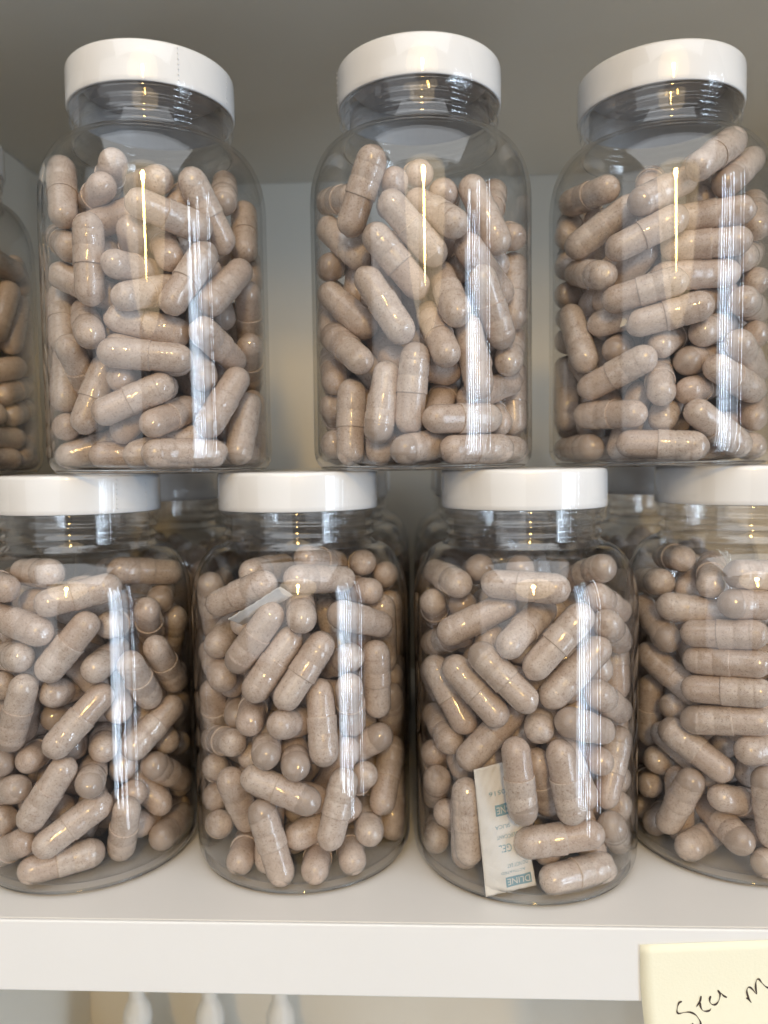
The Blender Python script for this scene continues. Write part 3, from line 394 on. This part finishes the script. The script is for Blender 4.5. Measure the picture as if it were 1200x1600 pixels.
# words that single a capsule out: how it lies, where in its jar, and its turn among those alike
desc = {}
for n, (k, a, b) in enumerate(things):
    xa, ya, da = px(a); xb, yb, db = px(b); base = Vector(POS[k]); m = (a+b)*.5
    L = math.hypot(xb-xa, yb-ya); full = (b-a).length*FPX/((da+db)/2)
    if L < .5*full: tilt = 'seen end-on'
    else:
        ang = math.degrees(math.atan2(-(yb-ya), xb-xa)) % 180
        tilt = 'lying level' if ang < 18 or ang > 162 else 'standing upright' if 68 < ang < 112 else 'leaning right' if ang < 90 else 'leaning left'
    zz = (m.z-base.z)/80
    band = 'bottom' if zz < .25 else 'lower half' if zz < .5 else 'upper half' if zz < .75 else 'top'
    side = m.x-base.x; hb = 'left' if side < -9 else 'right' if side > 9 else 'middle'
    desc.setdefault((k, tilt, band, hb), []).append((px(m)[1], n))
ORD = ['highest', 'second highest', 'third highest', 'fourth highest', 'fifth highest', 'sixth highest']
labels = {}
for (k, tilt, band, hb), l in desc.items():
    l.sort()
    for r, (yy, n) in enumerate(l):
        t = 'tan capsule %s, %s %s of %s' % (tilt, band, hb, PHR[k])
        if len(l) > 1: t += ', %s of %s' % (ORD[min(r, 5)], {2: 'two', 3: 'three', 4: 'four', 5: 'five', 6: 'six'}.get(len(l), 'several'))
        labels[n] = t
rs = random.Random(5)
for n, (k, a, b) in enumerate(things):
    t = empty('capsule'); t.matrix_world = cmat(a, b, rs.random() < .5, rs.uniform(0, 6.28)) @ Matrix.Diagonal((1, 1, rs.uniform(.96, 1.03), 1)); t.empty_display_size = .004
    tag(t, labels[n], 'capsule', 'capsules in the '+PHR[k])
    link('cap', rs.choice(ME_CAPS), parent=t).location.z = rs.uniform(-.5, .25)*MM; link('body', rs.choice(ME_BODIES), parent=t)
sv, sf = [], []
for k, a, b in stuff:
    mt = cmat(a, b, rs.random() < .5, rs.uniform(0, 6.28)); o0 = len(sv)
    sv += [mt @ v for v in LOWV]; sf += [tuple(i+o0 for i in f) for f in LOWF]
o = link('piled_capsules', mesh('piled_capsules', sv, sf, True, M['stuff']))
tag(o, 'mass of tan powder capsules deeper inside the clear jars', 'capsules', kind='stuff')

# ------------------------------------------------------------------ desiccant packets
def at(x, y, Y):
    v = FW+RT*((x-600)/FPX)-UP*((y-800)/FPX); return CAM+v*(Y/v.y)
def packet(name, label, bl, br, tl, tr, bulge, n, text):
    """pillow-shaped paper sachet between four corners (mm); n points to the viewer side"""
    t = empty(name, bl*MM); tag(t, label, 'packet', 'desiccant packets in the jars')
    nu, nv = 24, 60
    def P(u, v, s):
        p = (bl*(1-u)+br*u)*(1-v)+(tl*(1-u)+tr*u)*v
        e = max(0, min(1, (v-.07)/.12))*max(0, min(1, (.93-v)/.12)); q = math.sin(math.pi*u)**.6*e
        w = .2*math.sin(u*17+v*9)+.16*math.sin(v*37+u*5)+.13*math.sin(v*61-u*31)
        return p+n*(s*(.15+bulge*q)+w*.5)
    v, f = [], []
    for s in (1, -1):
        for j in range(nv+1):
            for i in range(nu+1): v.append((P(i/nu, j/nv, s)-bl)*MM)
    st = (nu+1)*(nv+1)
    for s in (0, 1):
        for j in range(nv):
            for i in range(nu):
                a = s*st+j*(nu+1)+i; q = (a, a+1, a+nu+2, a+nu+1); f.append(q if s == 0 else q[::-1])
    for j in range(nv):
        for i in (0, nu):
            a = j*(nu+1)+i; b = a+nu+1; f.append((a, b, b+st, a+st) if i == 0 else (b, a, a+st, b+st))
    for i in range(nu):
        for j in (0, nv):
            a = j*(nu+1)+i; b = a+1; f.append((b, a, a+st, b+st) if j == 0 else (a, b, b+st, a+st))
    link('sachet', mesh('sachet', v, f, True, M['paper'], 2*nu*nv), parent=t)
    for kind, txt, u0, u1, v0, v1 in text:           # flat print that follows the paper, upside down as the packet stands
        if kind == 'box':
            gv, gf = [], []
            for j in range(5):
                for i in range(9):
                    gv.append((P(u0+(u1-u0)*i/8, v0+(v1-v0)*j/4, 1)+n*.05-bl)*MM)
            for j in range(4):
                for i in range(8): a = j*9+i; gf.append((a, a+1, a+10, a+9))
            link('printed_bar', mesh('printed_bar', gv, gf, True, M['ink']), parent=t); continue
        cu = bpy.data.curves.new('print', 'FONT'); cu.body = txt; cu.resolution_u = 3; cu.size = 1
        ob = bpy.data.objects.new('print', cu); COL.objects.link(ob)
        dg = bpy.context.evaluated_depsgraph_get(); me = bpy.data.meshes.new_from_object(ob.evaluated_get(dg))
        COL.objects.unlink(ob); bpy.data.objects.remove(ob); bpy.data.curves.remove(cu)
        xs = [q.co.x for q in me.vertices]; ys = [q.co.y for q in me.vertices]
        x0, x1, y0, y1 = min(xs), max(xs), min(ys), max(ys)
        for q in me.vertices:
            u = u1-(u1-u0)*(q.co.x-x0)/(x1-x0); w = v1-(v1-v0)*(q.co.y-y0)/(y1-y0)
            q.co = (P(u, w, 1)+n*(.11 if kind == 'pale' else .06)-bl)*MM
        me.materials.clear(); me.materials.append(M['paper'] if kind == 'pale' else M['ink'])
        link('lettering', me, parent=t)
    return t
YP = 201.5
def pk(x, y, dy): return at(x, y, YP+dy)
packet('desiccant_packet', 'white paper desiccant packet with blue print, standing in the lower front jar', pk(759, 1401, -2.2), pk(838, 1383, .8), pk(740, 1203, 1.8), pk(803, 1186, 6.5), .75, Vector((.1, -.98, .12)).normalized(),
       [('box', '', .42, .93, .035, .115), ('pale', 'DLINE', .45, .90, .05, .10), ('ink', 'ACTIVATED', .34, .84, .145, .165), ('ink', 'DO NOT EAT', .48, .90, .19, .22), ('ink', 'GEL', .36, .62, .315, .375),
        ('ink', 'DESICCANT', .34, .80, .42, .45), ('ink', 'SILICA', .33, .66, .50, .53), ('box', '', .38, .88, .60, .69), ('pale', 'DLINE', .41, .85, .617, .672), ('ink', '0516', .28, .66, .765, .80)])
YP = 199.0
packet('desiccant_packet', 'edge of a pale desiccant packet wedged near the top of a lower jar', pk(357, 968, 3), pk(378, 976, 10), pk(438, 917, 3.5), pk(458, 930, 10), .5, Vector((-.35, -.55, .75)).normalized(), [('box', '', .2, .8, .3, .5)])
YP = 219.0
packet('desiccant_packet', 'corner of a pale desiccant packet among capsules in the upper right jar', pk(968, 512, 3), pk(1034, 490, 6), pk(985, 452, 8), pk(1022, 418, 9), .5, Vector((-.2, -.9, .1)).normalized(), [])

# ------------------------------------------------------------------ sticky note
def note():
    Y0 = YF-.25
    tl, tr = at(1000, 1476, Y0), at(1200, 1468.5, Y0)
    ux = (tr-tl).normalized(); uz = Vector((0, 0, 1)); uz = (uz-ux*uz.dot(ux)).normalized(); dn = -uz
    W_ = 76.0; nu, nv = 24, 30
    def P(u, v, s=0):
        x, y = u*W_, v*W_
        lift = .0 if v < .12 else ((v-.12)*W_)**1.6*.008
        sl = -.9*math.sin(min(1, v*2.2)*math.pi)*(1-u)**8*.6
        return tl+ux*(x+sl+((v-.12)*W_*.04 if v > .12 else 0)*(1-u))+dn*y+Vector((0, -1, 0))*(lift+s)
    t = empty('sticky_note', tl*MM); tag(t, 'yellow sticky note with handwriting on the front edge of the shelf', 'note')
    v, f = [], []
    for s in (0.06, 0.02):
        for j in range(nv+1):
            for i in range(nu+1): v.append((P(i/nu, j/nv, s)-tl)*MM)
    st = (nu+1)*(nv+1)
    for s in (0, 1):
        for j in range(nv):
            for i in range(nu):
                a = s*st+j*(nu+1)+i; q = (a, a+nu+1, a+nu+2, a+1); f.append(q if s == 0 else q[::-1])
    for j in range(nv):
        for i in (0, nu):
            a = j*(nu+1)+i; b = a+nu+1; f.append((a, a+st, b+st, b))
    for i in range(nu):
        for j in (0, nv):
            a = j*(nu+1)+i; b = a+1; f.append((a, b, b+st, a+st))
    link('paper_sheet', mesh('paper_sheet', v, f, True, M['note'], 2*nu*nv), parent=t)
    # handwriting, each stroke a ribbon of ink that follows the sheet; points read off in photograph pixels
    S_ = [[(1065.5, 1564.5), (1061, 1567), (1058.5, 1574), (1058, 1581), (1061, 1583.5), (1069, 1582), (1078, 1581.5), (1086, 1585), (1092, 1592), (1095, 1600), (1093, 1612), (1086, 1618), (1078, 1612), (1083, 1598)],
          [(1095.5, 1556), (1093.5, 1565), (1088, 1573), (1093, 1566), (1095, 1574), (1098.5, 1579), (1104, 1580), (1109, 1578.5), (1111, 1575.5)],
          [(1110.5, 1556), (1109, 1561), (1110, 1567), (1115, 1570), (1120, 1568), (1124, 1561), (1125, 1553), (1122, 1547.5), (1127, 1552), (1131, 1556), (1136, 1558.5)],
          [(1166, 1559.5), (1169, 1560.5), (1174, 1566.5), (1170, 1560), (1167, 1550), (1168, 1544), (1171.5, 1542.5), (1176, 1546), (1182, 1553), (1181, 1545), (1181, 1536), (1183, 1530.5), (1186, 1530), (1190, 1535), (1196, 1541), (1202, 1543.5), (1206, 1538), (1209, 1527), (1213, 1524), (1217, 1532), (1224, 1538)]]
    def uvof(x, y):
        u, v_ = .3, .3
        for _ in range(30):
            p = P(u, v_, .14); q = p-CAM; d = q.dot(FW); X_, Y_ = 600+FPX*q.dot(RT)/d, 800-FPX*q.dot(UP)/d
            u += (x-X_)/480; v_ += (y-Y_)/480
        return u, v_
    for st_ in S_:
        q = [uvof(*p) for p in st_]
        fine = []
        for i in range(len(q)-1):           # Catmull-Rom through the points
            p0, p1, p2, p3 = q[max(0, i-1)], q[i], q[i+1], q[min(len(q)-1, i+2)]
            for s in range(6):
                w = s/6
                fine.append(tuple(.5*((2*p1[c])+(-p0[c]+p2[c])*w+(2*p0[c]-5*p1[c]+4*p2[c]-p3[c])*w*w+(-p0[c]+3*p1[c]-3*p2[c]+p3[c])*w**3) for c in (0, 1)))
        fine.append(q[-1])
        v, f = [], []
        for i, (u, w) in enumerate(fine):
            a_, b_ = fine[max(0, i-1)], fine[min(len(fine)-1, i+1)]
            dx, dy = b_[0]-a_[0], b_[1]-a_[1]; l = math.hypot(dx, dy) or 1
            hw = (.0021+.0011*math.sin(i*.37))*(.45 if i in (0, len(fine)-1) else 1)
            for s in (1, -1): v.append((P(u-dy/l*hw*s, w+dx/l*hw*s, .17)-tl)*MM)
        for i in range(len(fine)-1): f.append((2*i, 2*i+1, 2*i+3, 2*i+2))
        link('handwriting', mesh('handwriting', v, f, True, M['pen']), parent=t)
note()

# ------------------------------------------------------------------ white nozzle bottles on the shelf below
def nozzle_bottle(x, y, label):
    zb = -330.0
    t = empty('nozzle_bottle', (x*MM, y*MM, zb*MM)); tag(t, label, 'bottle', 'white nozzle bottles on the shelf below')
    q = at(600, 1592, y).z-zb         # height of the collar
    link('body', lathe('body', [(0, 0), (12, 0), (13, 1), (13, q-40), (12.2, q-30), (9, q-12), (6.6, q-7), (6.5, q-3), (6.5, q-1)], 40, M['frost']), parent=t)
    link('collar', lathe('collar', [(5.68, q-5), (7.05, q-3.5), (7.22, q-1), (6.79, q+2.5), (5.76, q+5.2), (4.56, q+7.5), (4.04, q+9), (3.96, q+10)], 40, M['nozzle']), parent=t)
    link('nozzle', lathe('nozzle', [(3.87, q+9.8), (3.74, q+14), (3.53, q+24), (2.75, q+33), (2.06, q+35), (0, q+35.3)], 32, M['nozzle']), parent=t)
for x, lab in ((215, 'white nozzle bottle below the shelf, nearest the left cabinet side'), (328, 'white nozzle bottle below the shelf, middle one of three'), (438, 'white nozzle bottle below the shelf, farthest from the left cabinet side')):
    nozzle_bottle(at(x, 1575, 378.0).x, 378.0, lab)
